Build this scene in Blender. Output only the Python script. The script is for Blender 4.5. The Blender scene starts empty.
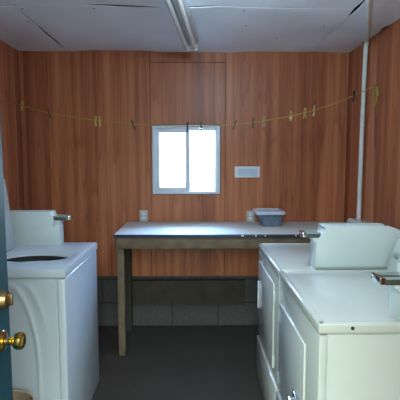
import bpy, bmesh, math, random
from mathutils import Vector, Matrix, noise
random.seed(4)
S = bpy.context.scene
COL = S.collection
PI = math.pi

# ------------------------------------------------------------------ room numbers (metres)
XL, XR = -0.625, 0.417          # front planes of the left washer / right dryers
DY = 3.665                      # back wall
FY = 0.45                       # inner face of the front wall (doorway)
CZ = 2.368                      # ceiling
WL, WR = -1.467, 1.290          # side walls
TZ = 0.933                      # worktable top

# ------------------------------------------------------------------ materials
def new_mat(name):
    m = bpy.data.materials.new(name); m.use_nodes = True
    nt = m.node_tree
    return m, nt, nt.nodes, nt.links, nt.nodes['Principled BSDF']

def mat(name, col, rough=0.5, metal=0.0, bump=0.0, bscale=60, var=0.06, vscale=6, spec=0.5, coat=0.0):
    m, nt, N, L, b = new_mat(name)
    tc = N.new('ShaderNodeTexCoord'); nz = N.new('ShaderNodeTexNoise')
    nz.inputs['Scale'].default_value = vscale; nz.inputs['Detail'].default_value = 4
    L.new(tc.outputs['Object'], nz.inputs['Vector'])
    r = N.new('ShaderNodeValToRGB')
    lo = tuple(c * (1 - var) for c in col); hi = tuple(min(1, c * (1 + var)) for c in col)
    r.color_ramp.elements[0].position = .3; r.color_ramp.elements[1].position = .7
    r.color_ramp.elements[0].color = (*lo, 1); r.color_ramp.elements[1].color = (*hi, 1)
    L.new(nz.outputs['Fac'], r.inputs['Fac']); L.new(r.outputs['Color'], b.inputs['Base Color'])
    b.inputs['Roughness'].default_value = rough; b.inputs['Metallic'].default_value = metal
    b.inputs['Specular IOR Level'].default_value = spec
    b.inputs['Coat Weight'].default_value = coat
    if bump:
        n2 = N.new('ShaderNodeTexNoise'); n2.inputs['Scale'].default_value = bscale; n2.inputs['Detail'].default_value = 5
        L.new(tc.outputs['Object'], n2.inputs['Vector'])
        bp = N.new('ShaderNodeBump'); bp.inputs['Strength'].default_value = bump; bp.inputs['Distance'].default_value = .01
        L.new(n2.outputs['Fac'], bp.inputs['Height']); L.new(bp.outputs['Normal'], b.inputs['Normal'])
    return m

def wood_panel(name, axis, light, mid, dark, plank=.2, rough=.42):
    """printed plywood panelling: vertical planks with contour grain, running up Z"""
    m, nt, N, L, b = new_mat(name)
    tc = N.new('ShaderNodeTexCoord'); sp = N.new('ShaderNodeSeparateXYZ')
    L.new(tc.outputs['Object'], sp.inputs[0])
    U = sp.outputs[axis]; V = sp.outputs[2]
    def M(op, a, c=None):
        n = N.new('ShaderNodeMath'); n.operation = op
        for i, v in enumerate((a, c)):
            if v is None: continue
            if isinstance(v, (int, float)): n.inputs[i].default_value = v
            else: L.new(v, n.inputs[i])
        return n.outputs[0]
    idx = M('FLOOR', M('DIVIDE', M('ADD', U, 10.03), plank))
    def vec(u, v, w):
        c = N.new('ShaderNodeCombineXYZ')
        L.new(u, c.inputs[0]); L.new(v, c.inputs[1]); L.new(w, c.inputs[2]); return c.outputs[0]
    n1 = N.new('ShaderNodeTexNoise'); n1.inputs['Scale'].default_value = 1; n1.inputs['Detail'].default_value = 1.5
    L.new(vec(M('MULTIPLY', U, 7), M('MULTIPLY', V, .42), M('MULTIPLY', idx, 7.3)), n1.inputs['Vector'])
    ring = M('FRACT', M('MULTIPLY', n1.outputs['Fac'], 14))
    ring = M('POWER', ring, 3.0)
    n2 = N.new('ShaderNodeTexNoise'); n2.inputs['Scale'].default_value = 1; n2.inputs['Detail'].default_value = 3
    L.new(vec(M('MULTIPLY', U, 170), M('MULTIPLY', V, 5), idx), n2.inputs['Vector'])
    wn = N.new('ShaderNodeTexWhiteNoise'); wn.noise_dimensions = '1D'; L.new(idx, wn.inputs['W'])
    n3 = N.new('ShaderNodeTexNoise'); n3.inputs['Scale'].default_value = 1; n3.inputs['Detail'].default_value = 2
    L.new(vec(M('MULTIPLY', U, 16), M('MULTIPLY', V, .35), idx), n3.inputs['Vector'])
    f = M('ADD', M('ADD', M('MULTIPLY', ring, .13), M('MULTIPLY', n2.outputs['Fac'], .12)),
          M('ADD', M('MULTIPLY', wn.outputs['Value'], .18), M('MULTIPLY', n3.outputs['Fac'], .78)))
    r = N.new('ShaderNodeValToRGB'); e = r.color_ramp.elements
    e[0].position = .28; e[0].color = (*light, 1); e[1].position = .95; e[1].color = (*dark, 1)
    k = e.new(.6); k.color = (*mid, 1)
    L.new(f, r.inputs['Fac']); L.new(r.outputs['Color'], b.inputs['Base Color'])
    b.inputs['Roughness'].default_value = rough
    b.inputs['Specular IOR Level'].default_value = .35
    return m

def block_mat(name, axis, off):
    m, nt, N, L, b = new_mat(name)
    tc = N.new('ShaderNodeTexCoord'); sp = N.new('ShaderNodeSeparateXYZ'); L.new(tc.outputs['Object'], sp.inputs[0])
    c = N.new('ShaderNodeCombineXYZ')
    ad = N.new('ShaderNodeMath'); ad.operation = 'ADD'; ad.inputs[1].default_value = off
    L.new(sp.outputs[axis], ad.inputs[0]); L.new(ad.outputs[0], c.inputs[0]); L.new(sp.outputs[2], c.inputs[1])
    br = N.new('ShaderNodeTexBrick'); L.new(c.outputs[0], br.inputs['Vector'])
    br.inputs['Scale'].default_value = 1; br.inputs['Brick Width'].default_value = .407; br.inputs['Row Height'].default_value = .212
    br.inputs['Mortar Size'].default_value = .006; br.inputs['Mortar Smooth'].default_value = .3
    br.inputs['Color1'].default_value = (.075, .076, .078, 1); br.inputs['Color2'].default_value = (.09, .09, .09, 1)
    br.inputs['Mortar'].default_value = (.04, .04, .042, 1)
    nz = N.new('ShaderNodeTexNoise'); nz.inputs['Scale'].default_value = 40; L.new(tc.outputs['Object'], nz.inputs['Vector'])
    mx = N.new('ShaderNodeMixRGB'); mx.blend_type = 'MULTIPLY'; mx.inputs[0].default_value = .5
    L.new(br.outputs['Color'], mx.inputs[1]); L.new(nz.outputs['Fac'], mx.inputs[2])
    L.new(mx.outputs[0], b.inputs['Base Color']); b.inputs['Roughness'].default_value = .95
    bp = N.new('ShaderNodeBump'); bp.inputs['Strength'].default_value = .6; bp.inputs['Distance'].default_value = .008
    iv = N.new('ShaderNodeMath'); iv.operation = 'SUBTRACT'; L.new(nz.outputs['Fac'], iv.inputs[0]); L.new(br.outputs['Fac'], iv.inputs[1])
    L.new(iv.outputs[0], bp.inputs['Height']); L.new(bp.outputs['Normal'], b.inputs['Normal'])
    return m

def see_through(name, col, alpha, rough=.15):
    m, nt, N, L, b = new_mat(name)
    tr = N.new('ShaderNodeBsdfTransparent'); mx = N.new('ShaderNodeMixShader')
    tc = N.new('ShaderNodeTexCoord'); nz = N.new('ShaderNodeTexNoise'); nz.inputs['Scale'].default_value = 9
    L.new(tc.outputs['Object'], nz.inputs['Vector'])
    mr = N.new('ShaderNodeMapRange'); mr.inputs['To Min'].default_value = alpha * .92; mr.inputs['To Max'].default_value = min(1, alpha * 1.08)
    L.new(nz.outputs['Fac'], mr.inputs['Value']); L.new(mr.outputs[0], mx.inputs[0])
    b.inputs['Base Color'].default_value = (*col, 1); b.inputs['Roughness'].default_value = rough
    L.new(tr.outputs[0], mx.inputs[1]); L.new(b.outputs[0], mx.inputs[2])
    L.new(mx.outputs[0], N['Material Output'].inputs['Surface'])
    return m

LI, MI, DK = (.53, .20, .094), (.315, .097, .043), (.105, .029, .014)
M_WOODX = wood_panel('wood_panel_x', 0, LI, MI, DK)
M_WOODY = wood_panel('wood_panel_y', 1, tuple(c*1.05 for c in LI), MI, DK)
M_BLOCKX = block_mat('concrete_block_x', 0, 10.172 + .003)
M_BLOCKY = block_mat('concrete_block_y', 1, 10.0)
M_CEIL = mat('ceiling_sheet', (.76, .85, .98), .34, var=.05, vscale=2.5, bump=.05, bscale=8)
M_DARK = mat('dark_gap', (.012, .010, .009), .9)
M_FLOOR = mat('concrete_floor', (.034, .028, .027), .7, bump=.15, bscale=25, var=.2, vscale=5)
M_ENAMEL = mat('white_enamel', (.42, .44, .425), .16, var=.02, coat=.15)
M_ENAMEL2 = mat('white_enamel_washer', (.36, .40, .46), .28, var=.02, coat=.1)
M_METER = mat('painted_steel', (.44, .50, .51), .35, var=.02)
M_TRIMGREY = mat('grey_trim', (.22, .27, .27), .4)
M_CHROME = mat('chrome', (.55, .55, .54), .18, metal=1)
M_SLIDE = mat('dark_slide', (.07, .068, .07), .45, metal=.4)
M_BLACK = mat('black_rubber', (.008, .008, .008), .6)
M_TUB = mat('tub_enamel', (.50, .49, .46), .35)
M_BRASS = mat('polished_brass', (.62, .42, .12), .16, metal=1, var=.1, vscale=30)
M_BRASSDK = mat('tarnished_brass', (.20, .13, .07), .35, metal=1)
M_TEAL = mat('teal_door_paint', (.008, .048, .064), .42, var=.12, vscale=8, bump=.04, bscale=30)
M_TOP = mat('white_laminate', (.54, .54, .54), .6, spec=.2, var=.05, vscale=7)
M_NAVY = mat('navy_edge', (.012, .028, .075), .45, var=.3, vscale=30)
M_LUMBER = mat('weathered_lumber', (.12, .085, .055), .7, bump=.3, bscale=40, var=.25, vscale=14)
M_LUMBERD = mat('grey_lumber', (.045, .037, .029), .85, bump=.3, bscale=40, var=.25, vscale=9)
M_VINYL = mat('white_vinyl', (.56, .61, .68), .35, var=.02)
M_GLASS = see_through('window_glass', (.9, .95, 1), .06, .03)
M_PLATE = mat('white_plate', (.62, .65, .70), .4)
M_PALEBLUE = mat('pale_blue_print', (.50, .58, .70), .5)
M_BLUELINE = mat('blue_line', (.27, .37, .53), .5)
M_OUTLET = mat('cream_outlet', (.36, .37, .36), .4)
M_PIPE = mat('grey_white_pipe', (.56, .58, .57), .4)
M_ROPE = mat('yellow_rope', (.33, .22, .03), .7, var=.3, vscale=80)
M_PINW = mat('pale_wood_pin', (.36, .28, .15), .7)
M_PINB = mat('black_pin', (.012, .012, .014), .5)
M_PINY = mat('yellowed_pin', (.40, .30, .06), .7)
M_PIND = mat('dark_brown_pin', (.09, .055, .03), .7)
M_CLEAR = see_through('cloudy_plastic', (.35, .50, .72), .26, .25)
M_LIDP = see_through('milky_lid', (.66, .78, .92), .62, .25)
M_CONT = mat('blue_contents', (.05, .06, .085), .7, var=.6, vscale=45, bump=.4)
M_TUBE = mat('glass_tube', (.74, .78, .80), .12, var=.02, coat=.4)
M_FIX = mat('fixture_metal', (.42, .44, .47), .35)
M_BIN = mat('tan_plastic', (.30, .215, .155), .6, var=.1)
M_GRASS = mat('lawn', (.14, .15, .13), .95, var=.3, vscale=20, bump=.4)
M_LEAF = mat('leaf', (.10, .22, .06), .6, var=.4, vscale=3)
M_BARK = mat('bark', (.10, .07, .05), .9, bump=.5)
M_SIDING = mat('outer_siding', (.4, .4, .38), .8)

# ------------------------------------------------------------------ mesh helpers
def wloc(o):
    v = Vector((0, 0, 0))
    while o is not None:
        v += o.location; o = o.parent
    return v

def finish(name, bm, material, parent=None, smooth=35):
    off = wloc(parent)
    bmesh.ops.recalc_face_normals(bm, faces=bm.faces[:])
    me = bpy.data.meshes.new(name)
    for v in bm.verts: v.co -= off
    bm.to_mesh(me); bm.free()
    for m in (material if isinstance(material, (list, tuple)) else [material]): me.materials.append(m)
    if smooth:
        me.polygons.foreach_set('use_smooth', [True] * len(me.polygons))
        me.set_sharp_from_angle(angle=math.radians(smooth))
    o = bpy.data.objects.new(name, me); COL.objects.link(o)
    if parent is not None: o.parent = parent
    return o

def box(bm, x0, x1, y0, y1, z0, z1, bev=0.0, seg=2):
    t = bmesh.new()
    bmesh.ops.create_cube(t, size=1)
    for v in t.verts:
        v.co = Vector(((x0 + x1) / 2 + v.co.x * abs(x1 - x0), (y0 + y1) / 2 + v.co.y * abs(y1 - y0), (z0 + z1) / 2 + v.co.z * abs(z1 - z0)))
    if bev: bmesh.ops.bevel(t, geom=t.edges[:], offset=bev, segments=seg, profile=.5, affect='EDGES')
    merge(bm, t)

def merge(bm, t):
    me = bpy.data.meshes.new('tmp'); t.to_mesh(me); t.free(); bm.from_mesh(me); bpy.data.meshes.remove(me)

def prism(bm, prof, y0, y1, bev=0.0, axis='y', seg=2):
    """profile of (a, z) swept along y (a = x) or along x (a = y)"""
    t = bmesh.new()
    mk = (lambda a, z, k: (a, k, z)) if axis == 'y' else (lambda a, z, k: (k, a, z))
    A = [t.verts.new(mk(a, z, y0)) for a, z in prof]; B = [t.verts.new(mk(a, z, y1)) for a, z in prof]
    n = len(prof)
    t.faces.new(A); t.faces.new(B[::-1])
    for i in range(n): t.faces.new((A[i], B[i], B[(i + 1) % n], A[(i + 1) % n]))
    bmesh.ops.recalc_face_normals(t, faces=t.faces[:])
    if bev: bmesh.ops.bevel(t, geom=t.edges[:], offset=bev, segments=seg, profile=.5, affect='EDGES')
    merge(bm, t)

def tube(bm, pts, r, n=10, cap=True):
    pts = [Vector(p) for p in pts]; rings = []
    rad = r if isinstance(r, (list, tuple)) else [r] * len(pts)
    up = None
    for i, p in enumerate(pts):
        d = (pts[min(i + 1, len(pts) - 1)] - pts[max(i - 1, 0)]).normalized()
        if up is None: up = d.orthogonal().normalized()
        up = (up - d * up.dot(d)).normalized(); s = d.cross(up)
        rings.append([bm.verts.new(p + (up * math.cos(a) + s * math.sin(a)) * rad[i]) for a in (2 * PI * k / n for k in range(n))])
    for a, b in zip(rings, rings[1:]):
        for k in range(n): bm.faces.new((a[k], a[(k + 1) % n], b[(k + 1) % n], b[k]))
    if cap: bm.faces.new(rings[0][::-1]); bm.faces.new(rings[-1])

def lathe(bm, c, axis, prof, n=24):
    """prof: (distance along axis, radius)"""
    c = Vector(c); d = Vector(axis).normalized(); u = d.orthogonal().normalized(); s = d.cross(u)
    rings = []
    for h, r in prof:
        rings.append([bm.verts.new(c + d * h + (u * math.cos(a) + s * math.sin(a)) * max(r, 1e-4)) for a in (2 * PI * k / n for k in range(n))])
    for a, b in zip(rings, rings[1:]):
        for k in range(n): bm.faces.new((a[k], a[(k + 1) % n], b[(k + 1) % n], b[k]))
    bm.faces.new(rings[0][::-1]); bm.faces.new(rings[-1])

def B(fn, name, material, parent=None, smooth=35):
    bm = bmesh.new(); fn(bm); return finish(name, bm, material, parent, smooth)

def thing(name, label, cat, loc=(0, 0, 0), group=None):
    o = bpy.data.objects.new(name, None); COL.objects.link(o); o.location = loc; o.empty_display_size = .1
    o['label'] = label; o['category'] = cat
    if group: o['group'] = group
    return o
def tag(o, label, cat, group=None, kind=None):
    o['label'] = label; o['category'] = cat
    if group: o['group'] = group
    if kind: o['kind'] = kind
    return o
def struct_root(name, loc=(0, 0, 0)):
    o = bpy.data.objects.new(name, None); COL.objects.link(o); o.location = loc; o['kind'] = 'structure'; return o
def struct(o): o['kind'] = 'structure'; return o
def dup(root, loc, label=None, rot=None, swap=None):
    r = root.copy(); COL.objects.link(r); r.location = loc
    if rot: r.rotation_euler = rot
    if label: r['label'] = label
    for ch in list(root.children):
        c = ch.copy(); COL.objects.link(c); c.parent = r
        for g in list(ch.children):
            d = g.copy(); COL.objects.link(d); d.parent = c
    return r
def smooth_path(pts, n=8):
    pts = [Vector(p) for p in pts]; out = []
    P = [pts[0] * 2 - pts[1]] + pts + [pts[-1] * 2 - pts[-2]]
    for i in range(1, len(P) - 2):
        a, b, c, d = P[i - 1:i + 3]
        for k in range(n):
            t = k / n
            out.append(.5 * ((2 * b) + (c - a) * t + (2 * a - 5 * b + 4 * c - d) * t * t + (3 * b - a - 3 * c + d) * t ** 3))
    out.append(pts[-1]); return out

# ================================================================== THE SETTING
struct(B(lambda b: box(b, WL - .1, WR + .1, FY - .14, DY + .1, -.12, 0), 'floor', M_FLOOR))

# back wall: blocks below, plywood sheets above, window hole
WX0, WX1, WZ0, WZ1 = -.366, .212, 1.173, 1.759
wb = struct_root('wall_back', (0, DY, 0))
B(lambda b: box(b, WL - .1, WR + .1, DY + .004, DY + .14, 0, .458), 'block_course', M_BLOCKX, wb, 0)
def backing(b):
    for x0, x1, z0, z1 in ((WL - .1, WX0, .458, CZ + .12), (WX1, WR + .1, .458, CZ + .12), (WX0, WX1, .458, WZ0), (WX0, WX1, WZ1, CZ + .12)):
        box(b, x0, x1, DY + .008, DY + .14, z0, z1)
B(backing, 'wall_core', M_DARK, wb, 0)
G = .0022
def sheet(x0, x1, z0, z1):
    B(lambda b: box(b, x0 + G, x1 - G, DY - .006, DY + .007, z0 + G, z1 - G), 'plywood_sheet', M_WOODX, wb, 0)
sheet(WL, -.38, .452, CZ + .06)
sheet(.255, WR, .452, CZ + .06)
sheet(-.38, .255, 2.275, CZ + .06)
def mid_sheet(b):   # sheet with the window opening cut out
    for x0, x1, z0, z1 in ((-.38 + G, WX0 - .003, .454, 2.273), (WX1 + .006, .255 - G, .454, 2.273), (WX0 - .003, WX1 + .006, .454, WZ0 - .006), (WX0 - .003, WX1 + .006, WZ1 + .004, 2.273)):
        box(b, x0, x1, DY - .006, DY + .007, z0, z1)
B(mid_sheet, 'plywood_sheet', M_WOODX, wb, 0)
def side_wall(name, x, sgn):
    w = struct_root(name, (x, 2, 0))
    B(lambda b: box(b, x + sgn * .006, x + sgn * .14, FY - .14, DY + .003, 0, .458), 'block_course', M_BLOCKY, w, 0)
    B(lambda b: box(b, x + sgn * .01, x + sgn * .14, FY - .14, DY + .007, .458, CZ + .12), 'wall_core', M_DARK, w, 0)
    ys = [FY, 1.2, 2.42, 3.66]
    for a, c in zip(ys, ys[1:]):
        B(lambda b: box(b, x, x + sgn * .009, a + G, c - G, .454, CZ + .06), 'plywood_sheet', M_WOODY, w, 0)
    return w
side_wall('wall_left', WL, -1); side_wall('wall_right', WR, 1)

# front wall with the doorway the picture is taken through
DX0, DX1, DZ = -.545, .37, 2.06
wf = struct_root('wall_front', (0, FY, 0))
def fw(b):
    for x0, x1, z0, z1 in ((WL - .14, DX0, 0, CZ + .12), (DX1, WR + .14, 0, CZ + .12), (DX0, DX1, DZ, CZ + .12)):
        box(b, x0, x1, FY - .12, FY, z0, z1)
B(fw, 'wall_core', M_WOODX, wf, 0)
def jamb(b):
    box(b, DX0, DX0 + .02, FY - .13, FY + .01, 0, DZ); box(b, DX1 - .02, DX1, FY - .13, FY + .01, 0, DZ); box(b, DX0, DX1, FY - .13, FY + .01, DZ - .02, DZ)
struct(B(jamb, 'trim_1', M_VINYL))

# ceiling: sagging painted sheets under a dark void, with gaps where they meet
CE = struct(B(lambda b: box(b, WL - .14, WR + .14, FY - .14, DY + .14, CZ + .06, CZ + .14), 'ceiling', M_DARK, None, 0))
def cz(x, y):
    return CZ - .004 + .016 * noise.noise(Vector((x * 2.1 + 3.1, y * 1.5, .7))) + .006 * noise.noise(Vector((x * 5, y * 4, 2)))
def bumpf(x, a, b):   # smooth crescent between a and b
    if x <= a or x >= b: return 0
    return math.sin(PI * (x - a) / (b - a)) ** .7
SEAM = 2.615
def gap_y(x):
    return .004 + .012 * bumpf(x, -1.6, -.83) + .034 * bumpf(x, -.66, -.2) + .026 * bumpf(x, -.1, .17)
def gap_x1(y): return .0025 + .007 * bumpf(y, 2.95, 3.60)
def gap_x2(y): return .0025 + .012 * bumpf(y, 2.50, 2.74)
def gap_r(y): return .0 + .022 * bumpf(y, 2.91, 3.06) + .020 * bumpf(y, 3.27, 3.38)
def c_sheet(x0f, x1f, y0f, y1f, nx, ny, name):
    bm = bmesh.new(); g = []
    for j in range(ny + 1):
        row = []
        for i in range(nx + 1):
            u, v = i / nx, j / ny
            xm = x0f(2.6) + (x1f(2.6) - x0f(2.6)) * u
            y = y0f(xm) + (y1f(xm) - y0f(xm)) * v
            x = x0f(y) + (x1f(y) - x0f(y)) * u
            row.append(bm.verts.new((x, y, cz(x, y))))
        g.append(row)
    for j in range(ny):
        for i in range(nx): bm.faces.new((g[j][i], g[j + 1][i], g[j + 1][i + 1], g[j][i + 1]))
    r = bmesh.ops.extrude_face_region(bm, geom=bm.faces[:])
    for v in r['geom']:
        if isinstance(v, bmesh.types.BMVert): v.co.z += .006
    struct(finish(name, bm, M_CEIL))
X1, X2 = -1.058, .957
lo = lambda y: WL
x1a = lambda y: X1 - gap_x1(y); x1b = lambda y: X1 + gap_x1(y)
x2a = lambda y: X2 - gap_x2(y); x2b = lambda y: X2 + gap_x2(y)
hi = lambda y: WR - gap_r(y)
yb0 = lambda x: SEAM + .002; yb1 = lambda x: DY - .006
yf0 = lambda x: FY; yf1 = lambda x: SEAM - gap_y(x)
for xa, xb, n in ((lo, x1a, 14), (x1b, x2a, 70), (x2b, hi, 16)):
    c_sheet(xa, xb, yb0, yb1, n, 40, 'ceiling')
    c_sheet(xa, xb, yf0, yf1, n, 24, 'ceiling')

for x, y in ((.294, 2.668), (.341, 2.96), (.613, 3.296), (.863, 2.954), (-1.085, 2.90), (-1.031, 2.66), (-.604, 2.66), (-.70, 2.45)):
    B(lambda b: lathe(b, (x, y, cz(x, y) + .001), (0, 0, -1), [(0, .006), (.002, .006), (.003, .003)], 10), 'nail_head', M_DARK, CE)

# window: vinyl slider, left sash in front
w1 = struct_root('window_1', (-.077, DY, WZ0))
def wframe(b):
    d0, d1 = DY - .012, DY + .10
    box(b, WX0, WX0 + .032, d0, d1, WZ0, WZ1, .003); box(b, WX1 - .034, WX1, d0, d1, WZ0, WZ1, .003)
    box(b, WX0 + .03, WX1 - .03, d0, d1, WZ1 - .03, WZ1, .003); box(b, WX0 + .03, WX1 - .03, d0, d1, WZ0, WZ0 + .026, .003)
B(wframe, 'window_frame', M_VINYL, w1)
def sash(b, x0, x1, y0, y1, t):
    z0, z1 = WZ0 + .022, WZ1 - .026
    box(b, x0, x0 + t, y0, y1, z0, z1, .003); box(b, x1 - t, x1, y0, y1, z0, z1, .003)
    box(b, x0 + t - .002, x1 - t + .002, y0, y1, z0, z0 + t, .003); box(b, x0 + t - .002, x1 - t + .002, y0, y1, z1 - t, z1, .003)
s1 = B(lambda b: sash(b, WX0 + .024, -.046, DY + .004, DY + .034, .036), 'window_sash', M_VINYL, w1)
B(lambda b: box(b, WX0 + .055, -.078, DY + .017, DY + .020, WZ0 + .045, WZ1 - .05), 'window_pane', M_GLASS, s1, 0)
B(lambda b: box(b, -.070, -.058, DY - .010, DY + .005, 1.40, 1.45, .002), 'sash_latch', M_VINYL, s1)
s2 = B(lambda b: sash(b, -.075, WX1 - .028, DY + .042, DY + .07, .014), 'window_sash', M_VINYL, w1)
B(lambda b: box(b, -.066, WX1 - .04, DY + .054, DY + .057, WZ0 + .03, WZ1 - .035), 'window_pane', M_GLASS, s2, 0)

# open door on the left, seen along its face
d1 = struct_root('door_1', (DX0 + .02, FY + .02, 0))
hx, hy, ex, ey = DX0 - .015, FY + .02, -.602, 1.35
def door_xf(bm):
    a = Vector((hx, hy, 0)); d = (Vector((ex, ey, 0)) - a); L = d.length; d.normalize(); n = Vector((d.y, -d.x, 0))
    for v in bm.verts: v.co = a + d * v.co.x + n * v.co.y + Vector((0, 0, v.co.z))
    return L
DL = (Vector((ex, ey, 0)) - Vector((hx, hy, 0))).length
def dpart(fn, name, m, parent):
    bm = bmesh.new(); fn(bm); door_xf(bm); return finish(name, bm, m, parent)
def leaf(b):
    box(b, 0, DL, -.042, 0, .012, 2.03, .003)
lf = dpart(leaf, 'door_leaf', M_TEAL, d1)
for z0, z1 in ((.2, .8), (1.15, 1.85)):
    for x0, x1 in ((.13, DL / 2 - .06), (DL / 2 + .06, DL - .13)): dpart(lambda b: box(b, x0, x1, -.001, .006, z0, z1, .004), 'door_panel', M_TEAL, lf)
kx = DL - .068
kn = dpart(lambda b: lathe(b, (kx, -.001, .912), (0, 1, 0), [(0, .032), (.004, .033), (.009, .028), (.012, .013), (.026, .011), (.034, .014), (.042, .024), (.052, .0275), (.062, .0265), (.068, .020), (.070, .010), (.0705, .0)], 28), 'door_knob', M_BRASS, lf)
dpart(lambda b: (lathe(b, (kx, -.001, 1.044), (0, 1, 0), [(0, .031), (.006, .031), (.018, .026), (.024, .024), (.026, .018), (.027, 0)], 28), box(b, kx - .005, kx + .005, .024, .038, 1.026, 1.062, .002)), 'deadbolt', M_BRASSDK, lf)
dpart(lambda b: box(b, DL - .001, DL + .0015, -.033, -.009, .88, .945), 'latch_plate', M_BRASS, lf)
for z in (.25, 1.0, 1.8): dpart(lambda b: tube(b, [(-.004, .004, z), (-.004, .004, z + .09)], .007), 'hinge', M_BRASSDK, lf)

# ================================================================== MACHINES
def arch_disp(x, z):
    """height of the pressed arch ridges in the washer side panel"""
    h = 0
    for ax, az, rx, rz, amp, z0 in ((-.938, .442, .172, .45, .0050, -1), (-.938, .518, .223, .427, .0034, .60)):
        if z > az: d = (math.hypot((x - ax) / rx, (z - az) / rz) - 1) * .2
        else: d = abs(x - ax) - rx
        h += amp * math.exp(-(d / .011) ** 2) * min(1, max(0, (z - z0) / .15)) * min(1, max(0, (.885 - z) / .03))
    return h

def machine(name, label, cat, xs, y0, y1, H, cap, enamel, kind, group=None, back=.67):
    """xs(s): world x for a depth s behind the front plane"""
    root = thing(name, label, cat, (xs(.33), (y0 + y1) / 2, 0), group)
    def bx(b, s0, s1, a, c, z0, z1, bev=0.0, seg=2):
        p, q = sorted((xs(s0), xs(s1))); box(b, p, q, a, c, z0, z1, bev, seg)
    root_bx = bx
    g = .004
    def cabinet(b):
        bx(b, .03, back, y0 + g + .006, y1 - g - .006, .02, H - cap + .002)
        if kind == 'washer':   # open under the lid
            b.faces.ensure_lookup_table()
            bmesh.ops.delete(b, geom=[f for f in b.faces if f.calc_center_median().z > H - cap], context='FACES_ONLY')
    B(cabinet, 'cabinet', enamel, root)
    for s in (.06, back - .05):
        for y in (y0 + .06, y1 - .06):
            B(lambda b: lathe(b, (xs(s), y, 0), (0, 0, 1), [(0, .022), (.008, .022), (.010, .010), (.03, .010)], 12), 'foot', M_BLACK, root)
    return root, bx

def dryer(y0, y1, label, near):
    xs = lambda s: XR + s
    H, cap = .922, .04
    r, bx = machine('clothes_dryer', label, 'dryer', xs, y0, y1, H, cap, M_ENAMEL, 'dryer', 'white dryers along the right wall')
    g = .004
    B(lambda b: bx(b, .033, .668, y0 + g, y0 + g + .008, .02, H - cap - .003, .001), 'side_panel', M_ENAMEL, r)
    B(lambda b: bx(b, .004, .030, y0 + g, y1 - g, .30, H - cap - .005, .004), 'front_panel', M_ENAMEL, r)
    B(lambda b: bx(b, -.006, .030, y0 + g + .001, y1 - g - .001, .03, .296, .004), 'lower_panel', M_ENAMEL, r)
    def top(b):
        bx(b, 0, .67, y0 + g - .002, y1 - g + .002, H - cap, H - .003, .008, 3)
        bx(b, 0.004, .67, y0 + g + .002, y0 + g + .016, H - .008, H, .003)
        bx(b, 0.004, .67, y1 - g - .016, y1 - g - .002, H - .008, H, .003)
        bx(b, 0.004, .020, y0 + g + .002, y1 - g - .002, H - .008, H, .003)
    tp = B(top, 'top_panel', M_ENAMEL, r)
    if near:
        B(lambda b: lathe(b, (xs(.115), y0 + g - .003, H - .019), (0, 1, 0), [(0, .0065), (.004, .0065)], 16), 'screw_hole_plug', M_BLACK, tp)
    d0, d1 = (y0 + .172, y0 + .655) if near else (y0 + .12, y1 - .03)
    z0, z1 = (.34, .768) if near else (.345, .812)
    door = B(lambda b: bx(b, -.004, .006, d0, d1, z0, z1, .003, 2), 'dryer_door', M_ENAMEL, r)
    if near:
        B(lambda b: (bx(b, -.036, -.028, d0 + .045, d0 + .115, .470, .500, .004), bx(b, -.030, -.008, d0 + .05, d0 + .062, .475, .495, .002), bx(b, -.030, -.008, d0 + .098, d0 + .110, .475, .495, .002),
                     bx(b, -.014, -.008, d0 + .03, d0 + .13, .455, .52, .002)), 'door_handle', M_CHROME, door)
        hg = (d1 - .004, d1 + .012)
    else:
        B(lambda b: bx(b, -.009, -.002, d1 - .026, d1 - .006, .50, .68, .003), 'door_handle', M_PLATE, door)
        hg = (d0 - .012, d0 + .004)
    for z in (z1 - .07, z0 + .04):
        B(lambda b: bx(b, -.005, .006, hg[0], hg[1], z - .03, z + .03, .002), 'door_hinge', M_METER, door)
    # console along the wall side
    cy0 = y0 + .125
    prof = [(xs(.530), H - .004), (xs(.580), 1.083), (xs(.595), 1.09), (xs(.672), 1.085), (xs(.672), H - .004)]
    cons = B(lambda b: prism(b, prof, cy0 + .004, y1 - .006, .006), 'console', M_ENAMEL, r)
    def dial(yy, rad):
        n = Vector((-.155, 0, .05)).normalized()
        c = Vector((xs(.556), yy, 1.008))
        B(lambda b: lathe(b, c, n, [(-.002, rad * 1.25), (.004, rad * 1.25), (.005, rad), (.022, rad * .85), (.024, 0)], 20), 'dial', M_TRIMGREY, cons)
    dial(y1 - .17, .022); dial(y1 - .07, .014)
    # coin meter case at the near end of the top
    my0, my1 = y0 + .006, y0 + .122
    if near:
        my0 = y0 + .014
        mp = [(xs(.290), H - .004), (xs(.290), 1.000), (xs(.300), 1.03), (xs(.315), 1.07), (xs(.315), 1.10), (xs(.56), 1.10), (xs(.672), 1.085), (xs(.672), H - .004)]
        tipz, tips, base = 1.066, .214, .318
    else:
        mp = [(xs(.184), H - .004), (xs(.186), 1.040), (xs(.202), 1.072), (xs(.222), 1.102), (xs(.230), 1.122), (xs(.225), 1.136), (xs(.230), 1.140), (xs(.549), 1.140), (xs(.60), 1.122), (xs(.672), 1.09), (xs(.672), H - .004)]
        tipz, tips, base = 1.102, .122, .215
    meter = B(lambda b: prism(b, mp, my0, my1, .003), 'coin_meter', M_METER, r)
    slide(xs, my0, my1, tips, base, tipz, meter)
    if not near:
        B(lambda b: lathe(b, (xs(.54), my0 + .022, 1.138), (0, 0, 1), [(0, .009), (.004, .009), (.005, .006)], 16), 'key_lock', M_BLACK, meter)
        B(lambda b: bx(b, .186, .66, my0 - .004, my1 - .01, H - .001, H + .016, .003), 'meter_base', M_TRIMGREY, meter)
    return r

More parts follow.
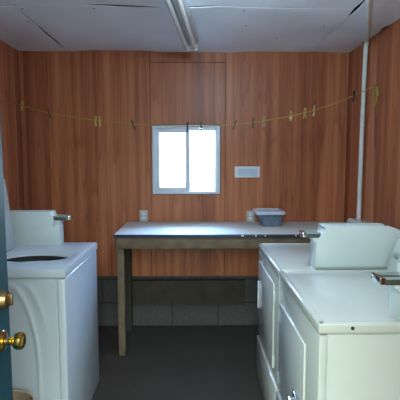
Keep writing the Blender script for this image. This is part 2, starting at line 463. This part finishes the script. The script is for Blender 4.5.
def slide(xs, my0, my1, tips, base, z, meter):
    ym = (my0 + my1) / 2
    def body(b):
        p, q = sorted((xs(tips + .022), xs(base)))
        box(b, p, q, ym - .036, ym + .036, z - .024, z - .006, .003)
    s = B(body, 'coin_slide', M_SLIDE, meter)
    def grip(b):
        p, q = sorted((xs(tips), xs(tips + .02)))
        box(b, p, q, ym - .040, ym + .040, z - .022, z + .004, .004)
    B(grip, 'slide_handle', M_CHROME, s)
    for yy in (ym - .038, ym + .032):
        p, q = sorted((xs(tips + .01), xs(base)))
        B(lambda b: box(b, p, q, yy, yy + .006, z - .004, z + .004, .001), 'slide_guide', M_TRIMGREY, s)
    def bracket(b):
        t = tips + .05
        prism(b, [(xs(t), z - .024), (xs(base), z - .024), (xs(base), z - .062), (xs(base - .02), z - .058), (xs(t), z - .034)], ym - .046, ym + .046, .002)
    B(bracket, 'slide_bracket', M_METER, s)

dryer(1.391, 2.083, 'nearest white coin dryer on the right, its blank side panel facing the doorway', True)
dryer(2.089, 2.772, 'farther white dryer on the right, in front of the table, tall coin box facing out', False)

def washer():
    xs = lambda s: XL - s
    y0, y1, H, cap = 2.014, 2.691, .947, .044
    r, bx = machine('washing_machine', 'white top loading coin washer with its lid up, left of the table', 'washing machine', xs, y0, y1, H, cap, M_ENAMEL2, 'washer')
    g = .004
    # pressed side panel
    def side(b):
        nx, nz = 150, 110
        sx0, sx1, sz0, sz1 = xs(.665), xs(.047), .02, H - cap - .004
        gr = [[b.verts.new((sx0 + (sx1 - sx0) * i / nx, y0 + g - arch_disp(sx0 + (sx1 - sx0) * i / nx, sz0 + (sz1 - sz0) * j / nz), sz0 + (sz1 - sz0) * j / nz)) for i in range(nx + 1)] for j in range(nz + 1)]
        for j in range(nz):
            for i in range(nx): b.faces.new((gr[j][i], gr[j][i + 1], gr[j + 1][i + 1], gr[j + 1][i]))
        rr = bmesh.ops.extrude_face_region(b, geom=b.faces[:])
        for v in rr['geom']:
            if isinstance(v, bmesh.types.BMVert): v.co.y = y0 + g + .009
    B(side, 'side_panel', M_ENAMEL2, r, 50)
    B(lambda b: bx(b, .004, .044, y0 + g - .001, y1 - g + .001, .02, H - cap - .004, .010, 3), 'front_panel', M_ENAMEL2, r)
    # top with recessed oval opening
    cx, cy, rx, ry = -.874, 2.312, .176, .112
    def top(b):
        n = 64
        def ring(ax, ay, z, sq=0):
            out = []
            for k in range(n):
                a = 2 * PI * k / n; c, s = math.cos(a), math.sin(a)
                out.append(b.verts.new((cx + ax * c, cy + ay * s, z)))
            return out
        X0, X1_, Y0, Y1 = xs(.67), xs(0), y0 + g - .002, y1 - g + .002
        def outer(z, m):
            out = []
            for k in range(n):
                a = 2 * PI * k / n; c, s = math.cos(a), math.sin(a)
                tx = ((X1_ - m) - cx) / c if c > 1e-9 else ((X0 + m) - cx) / c if c < -1e-9 else 1e9
                ty = ((Y1 - m) - cy) / s if s > 1e-9 else ((Y0 + m) - cy) / s if s < -1e-9 else 1e9
                t = min(tx, ty); out.append([cx + t * c, cy + t * s, z])
            for X, Y in ((X0 + m, Y0 + m), (X0 + m, Y1 - m), (X1_ - m, Y0 + m), (X1_ - m, Y1 - m)):
                k = min(range(n), key=lambda q: (out[q][0] - X) ** 2 + (out[q][1] - Y) ** 2); out[k][0] = X; out[k][1] = Y
            return [b.verts.new(v) for v in out]
        R = [outer(H - cap, 0.003), outer(H - cap + .004, 0), outer(H - .010, 0), outer(H - .003, .003), outer(H, .011),
             ring(rx + .040, ry + .036, H), ring(rx + .034, ry + .030, H - .003), ring(rx + .012, ry + .010, H - .012), ring(rx, ry, H - .016), ring(rx - .004, ry - .004, H - .026)]
        for a, c in zip(R, R[1:]):
            for k in range(n): b.faces.new((a[k], a[(k + 1) % n], c[(k + 1) % n], c[k]))
    B(top, 'top_panel', M_ENAMEL2, r, 30)
    def gasket(b):
        n = 48; R = []
        for ax, ay, z in ((rx - .003, ry - .003, H - .024), (rx - .001, ry - .001, H - .054), (rx - .006, ry - .006, H - .058)):
            R.append([b.verts.new((cx + ax * math.cos(2 * PI * k / n), cy + ay * math.sin(2 * PI * k / n), z)) for k in range(n)])
        for a, c in zip(R, R[1:]):
            for k in range(n): b.faces.new((a[k], a[(k + 1) % n], c[(k + 1) % n], c[k]))
    B(gasket, 'tub_gasket', M_BLACK, r)
    def tub(b):
        n = 48; R = []
        for ax, ay, z in ((rx - .004, ry - .004, H - .056), (rx - .040, ry - .036, H - .066), (rx - .042, ry - .038, H - .10), (rx - .015, ry - .015, H - .12), (rx - .01, ry - .01, .60), (rx - .1, ry - .08, .59)):
            R.append([b.verts.new((cx + ax * math.cos(2 * PI * k / n), cy + ay * math.sin(2 * PI * k / n), z)) for k in range(n)])
        for a, c in zip(R, R[1:]):
            for k in range(n): b.faces.new((a[k], a[(k + 1) % n], c[(k + 1) % n], c[k]))
        b.faces.new(R[-1])
    B(tub, 'wash_tub', M_TUB, r)
    # lid standing open
    bm = bmesh.new()
    hxx, hz = -1.062, H + .006
    prism(bm, [(hxx, hz), (hxx - .018, hz), (hxx - .066, hz + .400), (hxx - .058, hz + .406), (hxx - .046, hz + .402)], y0 + .085, y1 - .185, .005)
    ld = finish('lid', bm, M_ENAMEL2, r)
    B(lambda b: tube(b, [(hxx - .010, y0 + .09, H + .004), (hxx - .010, y1 - .19, H + .004)], .005), 'lid_hinge', M_TRIMGREY, ld)
    # console and coin meter
    prof = [(xs(.525), H - .004), (xs(.578), H + .158), (xs(.668), H + .155), (xs(.668), H - .004)]
    cons = B(lambda b: prism(b, prof, y0 + .006, y1 - .112, .006), 'console', M_ENAMEL2, r)
    for yy in (y0 + .15, y0 + .3):
        B(lambda b: lathe(b, (xs(.552), yy, H + .08), (.155, 0, .05), [(-.002, .026), (.004, .026), (.005, .02), (.022, .018), (.024, 0)], 20), 'dial', M_TRIMGREY, cons)
    my0, my1 = 2.592, 2.682
    mp = [(xs(.208), H - .003), (xs(.208), 1.068), (xs(.222), 1.078), (xs(.238), 1.096), (xs(.252), 1.142), (xs(.258), 1.155), (xs(.668), 1.155), (xs(.668), H - .003)]
    meter = B(lambda b: prism(b, mp, my0, my1, .003), 'coin_meter', M_METER, r)
    slide(xs, my0, my1, .146, .245, 1.122, meter)
washer()

# ================================================================== WORKTABLE
X0t, X1t = -.586, WR - .004
Yf, Yb = 3.034, DY - .008
tb = thing('worktable', 'long white topped wooden table along the back wall under the window', 'table', ((X0t + X1t) / 2, 3.35, 0))
tt = B(lambda b: box(b, X0t, X1t, Yf + .006, Yb, TZ - .020, TZ, .002), 'tabletop', M_TOP, tb)
def edge(b):
    box(b, X0t - .003, X1t, Yf, Yf + .006, TZ - .021, TZ - .001, .001); box(b, X0t - .003, X0t + .0005, Yf, Yb, TZ - .021, TZ - .001, .001)
ed = B(edge, 'edge_band', M_NAVY, tt)
for x, w in ((.43, .012), (.50, .006), (.72, .01), (.755, .018), (.83, .01), (.33, .02)):
    zc = TZ - .018 + random.uniform(0, .006)
    B(lambda b: box(b, x, x + w, Yf - .0012, Yf + .001, zc, TZ - .004), 'edge_chip', M_TOP, ed)
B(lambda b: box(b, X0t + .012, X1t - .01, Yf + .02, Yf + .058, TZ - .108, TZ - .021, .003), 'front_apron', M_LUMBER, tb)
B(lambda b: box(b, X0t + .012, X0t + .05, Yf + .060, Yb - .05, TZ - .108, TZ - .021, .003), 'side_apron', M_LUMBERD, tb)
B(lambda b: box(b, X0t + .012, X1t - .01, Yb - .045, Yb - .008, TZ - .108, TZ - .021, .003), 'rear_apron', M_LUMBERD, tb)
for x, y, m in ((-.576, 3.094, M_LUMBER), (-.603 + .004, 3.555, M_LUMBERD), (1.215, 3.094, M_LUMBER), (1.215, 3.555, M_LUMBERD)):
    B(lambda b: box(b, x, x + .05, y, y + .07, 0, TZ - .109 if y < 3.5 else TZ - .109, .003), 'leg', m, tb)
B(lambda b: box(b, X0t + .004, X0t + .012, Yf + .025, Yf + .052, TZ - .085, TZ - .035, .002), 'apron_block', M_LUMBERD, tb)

pl = tag(B(lambda b: box(b, -.548, .43, DY - .034, DY + .003, .206, .42, .003), 'lumber_plank', M_LUMBERD), 'wide brown plank fixed flat on the concrete block wall under the table', 'plank')

# ================================================================== THINGS ON THE TABLE AND WALLS
# plastic container: tapered tub, lid with lip, contents
cb = thing('storage_container', 'cloudy plastic food tub with a white lid standing on the table', 'container', (.605, 3.46, TZ))
def loop(b, x0, x1, y0, y1, z, r, n=6):
    out = []
    for qx, qy, a0 in ((x1 - r, y1 - r, 0), (x0 + r, y1 - r, PI / 2), (x0 + r, y0 + r, PI), (x1 - r, y0 + r, 1.5 * PI)):
        for k in range(n + 1):
            a = a0 + PI / 2 * k / n; out.append(b.verts.new((qx + r * math.cos(a), qy + r * math.sin(a), z)))
    return out
def loft(b, L, c0=True, c1=True):
    for p, q in zip(L, L[1:]):
        n = len(p)
        for k in range(n): b.faces.new((p[k], p[(k + 1) % n], q[(k + 1) % n], q[k]))
    if c0: b.faces.new(L[0][::-1])
    if c1: b.faces.new(L[-1])
def tubm(b):
    loft(b, [loop(b, .535, .690, 3.372, 3.548, TZ + .001, .03), loop(b, .530, .695, 3.368, 3.552, TZ + .008, .03), loop(b, .502, .702, 3.348, 3.572, TZ + .108, .035),
             loop(b, .494, .710, 3.342, 3.578, TZ + .110, .035)], True, False)
B(tubm, 'tub', M_CLEAR, cb)
def lidm(b):
    loft(b, [loop(b, .486, 0.712, 3.336, 3.584, TZ + .100, .035), loop(b, .480, 0.718, 3.330, 3.590, TZ + .104, .038), loop(b, .480, 0.718, 3.330, 3.590, TZ + .120, .038), loop(b, .486, 0.712, 3.336, 3.584, TZ + .126, .035),
             loop(b, .505, .693, 3.355, 3.565, TZ + .126, .03), loop(b, .510, .688, 3.360, 3.560, TZ + .119, .03)], False, True)
B(lidm, 'lid', M_LIDP, cb)
def cont(b):
    L = []
    for z, d in ((.006, .004), (.05, -.008), (.072, -.012)):
        L.append(loop(b, .537 + d, .688 - d, 3.375 + d, 3.545 - d, TZ + z, .03))
    loft(b, L)
    for k in range(46):
        t = bmesh.new(); bmesh.ops.create_icosphere(t, subdivisions=1, radius=random.uniform(.010, .018))
        o = Vector((random.uniform(.546, .668), random.uniform(3.385, 3.53), TZ + .074 + random.uniform(0, .012)))
        for v in t.verts: v.co = o + Vector((v.co.x * 1.4, v.co.y, v.co.z))
        merge(b, t)
tag(B(cont, 'tub_contents', M_CONT), 'dark blue loose contents inside the cloudy lidded tub on the table', 'contents', kind='stuff')

# notice plate
nt = thing('notice_plate', 'small white notice plate with a pale blue panel on the wall right of the window', 'sign', (.4435, DY - .006, 1.362))
B(lambda b: box(b, .336, .551, DY - .0145, DY - .0055, 1.315, 1.409, .002), 'plate', M_PLATE, nt)
pn = B(lambda b: box(b, .366, .527, DY - .0165, DY - .014, 1.331, 1.392, .0005), 'panel', M_PALEBLUE, nt)
def bars(b):
    for z0, z1, x0, x1 in ((1.384, 1.388, .372, .521), (1.335, 1.339, .372, .521), (1.368, 1.374, .385, .508), (1.352, 1.357, .385, .508)): box(b, x0, x1, DY - .0172, DY - .0163, z0, z1)
    for x in (.372, .517): box(b, x, x + .004, DY - .0172, DY - .0163, 1.335, 1.388)
B(bars, 'line_print', M_BLUELINE, pn)

# outlets
def outlet():
    r = thing('wall_outlet', 'cream wall outlet low on the panelling, below the left edge of the window', 'outlet', (-.445, DY - .006, .985), 'duplex outlets above the table')
    x, z, y = -.445, .985, DY - .006
    B(lambda b: box(b, x - .036, x + .036, y - .007, y + .001, z - .050, z + .050, .003), 'cover_plate', M_OUTLET, r)
    for dz in (-.02, .02):
        sc = B(lambda b: box(b, x - .015, x + .015, y - .010, y - .006, z + dz - .013, z + dz + .013, .004), 'socket', M_PLATE, r)
        for q0, q1, w0, w1 in ((-.008, -.006, -.004, .006), (.006, .008, -.004, .006), (-.002, .002, -.009, -.005)):
            B(lambda b: box(b, x + q0, x + q1, y - .0108, y - .0095, z + dz + w0, z + dz + w1), 'slot', M_BLACK, sc)
    B(lambda b: lathe(b, (x, y - .006, z), (0, -1, 0), [(0, .003), (.002, .003), (.0025, .001)], 10), 'screw', M_CHROME, r)
    return r
o1 = outlet()
dup(o1, (.478, DY - .006, .980), 'cream wall outlet behind the lidded plastic tub, below the notice plate')

# conduit
pp = thing('conduit_pipe', 'white conduit pipe rising from the table up the right back corner to the ceiling', 'pipe', (1.255, 3.235, TZ))
path = smooth_path([(1.255, 3.24, TZ + .001), (1.255, 3.24, 1.3), (1.255, 3.238, 1.8), (1.255, 3.225, 2.24), (1.252, 3.205, 2.305), (1.235, 3.16, 2.327), (1.161, 2.954, 2.332), (1.046, 2.654, 2.332), (.952, 2.411, 2.332), (.80, 2.0, 2.332), (.66, 1.6, 2.333)], 8)
B(lambda b: tube(b, path, .0165, 14), 'pipe_run', M_PIPE, pp)
B(lambda b: (lathe(b, (1.255, 3.24, TZ), (0, 0, 1), [(0, .032), (.006, .032), (.010, .022), (.03, .0195)], 20)), 'floor_flange', M_PIPE, pp)

# clothes line and pegs
rp = [(-1.464, 3.28, 1.913), (-1.312, 3.27, 1.875), (-1.085, 3.254, 1.815), (-0.731, 3.23, 1.757), (-0.461, 3.211, 1.729), (-0.334, 3.202, 1.721), (-0.057, 3.183, 1.713), (0.042, 3.176, 1.712), (0.218, 3.164, 1.719), (0.421, 3.149, 1.738), (0.5, 3.143, 1.749), (0.693, 3.129, 1.783), (0.855, 3.118, 1.822), (1.002, 3.107, 1.87), (1.133, 3.097, 1.924), (1.216, 3.091, 1.958), (1.276, 3.085, 1.985)]
RP = smooth_path(rp, 6)
cl = thing('clothes_line', 'thin yellow clothes line strung across the room in front of the window', 'clothes line', (-1.464, 3.28, 1.913))
def rope(b): tube(b, RP, .0032, 6)
B(rope, 'rope', M_ROPE, cl)
dx, dy, dz = WR - 1.408, -.28, -.046
def off(P): return [(x + dx, y + dy, z + dz) for x, y, z in P]
B(lambda b: tube(b, smooth_path(off([(1.394, 3.365, 2.031), (1.398, 3.350, 2.02), (1.396, 3.335, 1.985), (1.397, 3.34, 1.93), (1.395, 3.362, 1.885), (1.393, 3.378, 1.91), (1.396, 3.382, 1.98), (1.395, 3.37, 2.03),
    (1.399, 3.325, 2.01), (1.398, 3.315, 1.96), (1.396, 3.35, 2.0), (1.394, 3.39, 2.015), (1.395, 3.37, 2.04)]), 6), .0045, 6), 'knot', M_ROPE, cl)
B(lambda b: lathe(b, (WR + .001, 3.086, 1.990), (-1, 0, 0), [(0, .004), (.018, .004), (.019, .008), (.021, .008)], 10), 'hook', M_CHROME, cl)
B(lambda b: tube(b, smooth_path(off([(1.397, 3.362, 1.89), (1.401, 3.358, 1.80), (1.399, 3.350, 1.70), (1.402, 3.345, 1.60)]), 6), .0018, 6), 'loose_tail', M_PIND, cl)

def clothespin(material, nm='clothespin'):
    r = thing(nm, '', 'clothespin', (0, 0, 0), 'clothespins on the yellow line')
    for s in (-1, 1):   # legs pinch the rope: gap at the rope, prongs flare below/above
        prof = [(s * .0016, .034), (s * .0046, .008), (s * .0046, -.006), (s * .0016, -.014), (s * .0050, -.042), (s * .0100, -.042), (s * .0085, -.012), (s * .0070, .034)]
        B(lambda b: prism(b, prof, -.005, .005, .0006, axis='x', seg=1), 'prong', material, r)
    B(lambda b: lathe(b, (-.0065, 0, -.016), (1, 0, 0), [(0, .0065), (.013, .0065)], 10), 'spring', M_CHROME, r)
    return r
protos = {}
PINS = [((-1.297, 3.269, 1.871), 'y', .35, 'small tan clothespin at the far left end of the line, nearest the left wall'),
        ((-1.093, 3.255, 1.817), 'd', -.2, 'brown clothespin, second from the left wall on the yellow line'),
        ((-0.74, 3.2305, 1.758), 'y', .05, 'pale yellow clothespin, left one of the close pair left of the window'),
        ((-0.711, 3.229, 1.755), 'y', -.06, 'pale yellow clothespin, right one of the close pair left of the window'),
        ((-0.461, 3.211, 1.729), 'd', -.35, 'tilted brown clothespin just outside the upper left corner of the window'),
        ((-0.057, 3.183, 1.713), 'b', .02, 'black clothespin hanging over the middle bar of the window'),
        ((0.042, 3.176, 1.712), 'b', -.02, 'black clothespin hanging over the right pane of the window'),
        ((0.29, 3.158, 1.725), 'd', .3, 'brown clothespin just right of the window, above the notice plate left end'),
        ((0.421, 3.149, 1.738), 'd', .05, 'grey brown upright clothespin above the middle of the notice plate'),
        ((0.5, 3.143, 1.749), 'w', -.45, 'pale tilted clothespin above the right end of the notice plate'),
        ((0.693, 3.129, 1.783), 'y', .3, 'yellow clothespin midway between the notice plate and the white pipe, farthest from its neighbours'),
        ((0.792, 3.122, 1.806), 'y', -.3, 'yellow clothespin just left of the brightest pale one on the right'),
        ((0.855, 3.118, 1.822), 'w', .05, 'bright pale upright clothespin on the rising right stretch of the line'),
        ((1.133, 3.097, 1.924), 'b', .1, 'dark clothespin on the line just left of the white pipe')]
MATS = {'w': M_PINW, 'y': M_PINY, 'd': M_PIND, 'b': M_PINB}
for loc, k, tilt, lab in PINS:
    if k not in protos:
        protos[k] = o = clothespin(MATS[k]); o.location = loc; o['label'] = lab
    else:
        o = dup(protos[k], loc, lab)
    z = 0 if k != 'b' else PI / 2
    o.rotation_euler = (0, tilt, random.uniform(-.3, .3) + (PI / 2 if k in 'yw' and abs(tilt) > .2 else 0))

# fluorescent strip fixture
fx = thing('fluorescent_light', 'long unlit twin tube fluorescent strip light fixed under the ceiling', 'ceiling light', (0, 0, 0))
fx.location = (-.062, 2.72, CZ - .03)
def fxf(bm):
    a = Vector((-.031, 3.310, 0)); d = (Vector((-.116, 2.32, 0)) - a).normalized(); n = Vector((-d.y, d.x, 0))
    for v in bm.verts: v.co = a + d * v.co.y + n * v.co.x + Vector((0, 0, v.co.z))
def fpart(fn, name, m, parent):
    bm = bmesh.new(); fn(bm); fxf(bm); return finish(name, bm, m, parent)
FZ = CZ - .012
fpart(lambda b: prism(b, [(-.058, FZ + .004), (.058, FZ + .004), (.050, FZ - .028), (.026, FZ - .034), (-.026, FZ - .034), (-.050, FZ - .028)], 0, 1.23, .002), 'housing', M_FIX, fx)
for sx in (-.029, .029):
    t = fpart(lambda b: tube(b, [(sx, .02, FZ - .055), (sx, 1.21, FZ - .055)], .0155, 18), 'lamp_tube', M_TUBE, fx)
    for q in (.018, 1.19):
        fpart(lambda b: tube(b, [(sx, q, FZ - .055), (sx, q + .022, FZ - .055)], .0162, 18), 'end_cap', M_CHROME, t)
    for q in (.004, 1.212):
        fpart(lambda b: box(b, sx - .018, sx + .018, q, q + .014, FZ - .074, FZ - .026, .003), 'lamp_holder', M_VINYL, fx)

# tan bin between the door and the washer
wbn = thing('waste_bin', 'small round tan plastic bin on the floor between the open door and the washer', 'bin', (-.868, 1.845, 0))
c = (-.868, 1.845, 0)
B(lambda b: lathe(b, c, (0, 0, 1), [(0, .10), (.006, .106), (.30, .126), (.345, .128), (.352, .134), (.360, .134), (.366, .128), (.362, .122), (.30, .119), (.02, .100)], 36), 'bin_shell', M_BIN, wbn)

# ================================================================== OUTSIDE
struct(B(lambda b: box(b, -30, 30, -30, 30, -.6, -.13), 'ground', M_GRASS, None, 0))
# ================================================================== LIGHT
W = bpy.data.worlds.new('World'); S.world = W; W.use_nodes = True
N, L = W.node_tree.nodes, W.node_tree.links
bg = N['Background']; tc = N.new('ShaderNodeTexCoord'); sp = N.new('ShaderNodeSeparateXYZ'); L.new(tc.outputs['Generated'], sp.inputs[0])
mr = N.new('ShaderNodeMapRange'); mr.inputs['From Min'].default_value = -.5; mr.inputs['From Max'].default_value = .5
L.new(sp.outputs[1], mr.inputs['Value'])
mx = N.new('ShaderNodeMixRGB'); L.new(mr.outputs[0], mx.inputs[0])
mx.inputs[1].default_value = (1.26, 1.37, 1.17, 1)     # leafy daylight on the doorway side
mx.inputs[2].default_value = (.75, .95, 1.2, 1)    # cool sky behind the window
L.new(mx.outputs[0], bg.inputs['Color'])
# added dimming of the low doorway-side sky, to darken the wall under the table
el = N.new('ShaderNodeMapRange'); el.inputs['From Min'].default_value = 0; el.inputs['From Max'].default_value = .30
el.inputs['To Min'].default_value = .22; el.inputs['To Max'].default_value = 1.7
L.new(sp.outputs[2], el.inputs['Value'])
dm = N.new('ShaderNodeMixRGB'); dm.blend_type = 'MULTIPLY'; dm.inputs[0].default_value = 1
L.new(el.outputs[0], dm.inputs[1]); dm.inputs[2].default_value = (1.25, 1.45, 1.28, 1)
L.new(dm.outputs[0], mx.inputs[1])
bg.inputs['Strength'].default_value = 5.5
def portal(name, loc, rot, sx, sy):
    l = bpy.data.lights.new(name, 'AREA'); l.shape = 'RECTANGLE'; l.size = sx; l.size_y = sy; l.cycles.is_portal = True
    o = bpy.data.objects.new(name, l); COL.objects.link(o); o.location = loc; o.rotation_euler = rot
portal('window_portal', (-.077, DY + .13, 1.466), (-PI / 2, 0, 0), .58, .59)
portal('doorway_portal', ((DX0 + DX1) / 2, FY - .13, DZ / 2), (PI / 2, 0, 0), DX1 - DX0, DZ)

sky = bpy.data.lights.new('sky_fill_lamp', 'AREA'); sky.shape = 'RECTANGLE'; sky.size = 3.4; sky.size_y = 2.2; sky.energy = 1500; sky.color = (.42, .82, 1.45)  # added area lamp outside the window, boosts the daylight coming in
so = bpy.data.objects.new('sky_fill_lamp', sky); COL.objects.link(so); so.location = (.2, 7.0, 3.5)
so.rotation_euler = (Vector((-.08, DY, 1.45)) - so.location).to_track_quat('-Z', 'Y').to_euler()
pl_ = bpy.data.lights.new('added_fill_light', 'POINT'); pl_.energy = 36; pl_.shadow_soft_size = .10; pl_.color = (.72, .96, 1.10)  # added fill above the view, no fixture there; lifts dark walls and ceiling
po = bpy.data.objects.new('added_fill_light', pl_); COL.objects.link(po); po.location = (.22, 1.75, 2.23)

# ================================================================== CAMERA
cam = bpy.data.cameras.new('camera'); cam.sensor_width = 36; cam.lens = 427.5 / 400 * 36; cam.clip_start = .02
co = bpy.data.objects.new('camera', cam); COL.objects.link(co)
co.location = (0, 0, 1.474); co.rotation_euler = (PI / 2 - .096, 0, -.011)
S.camera = co
S.view_settings.view_transform = 'Standard'; S.view_settings.look = 'None'; S.view_settings.exposure = .12; S.view_settings.gamma = 1.0
S.cycles.use_denoising = True
S.cycles.max_bounces = 10; S.cycles.diffuse_bounces = 6
S.cycles.sample_clamp_indirect = 8
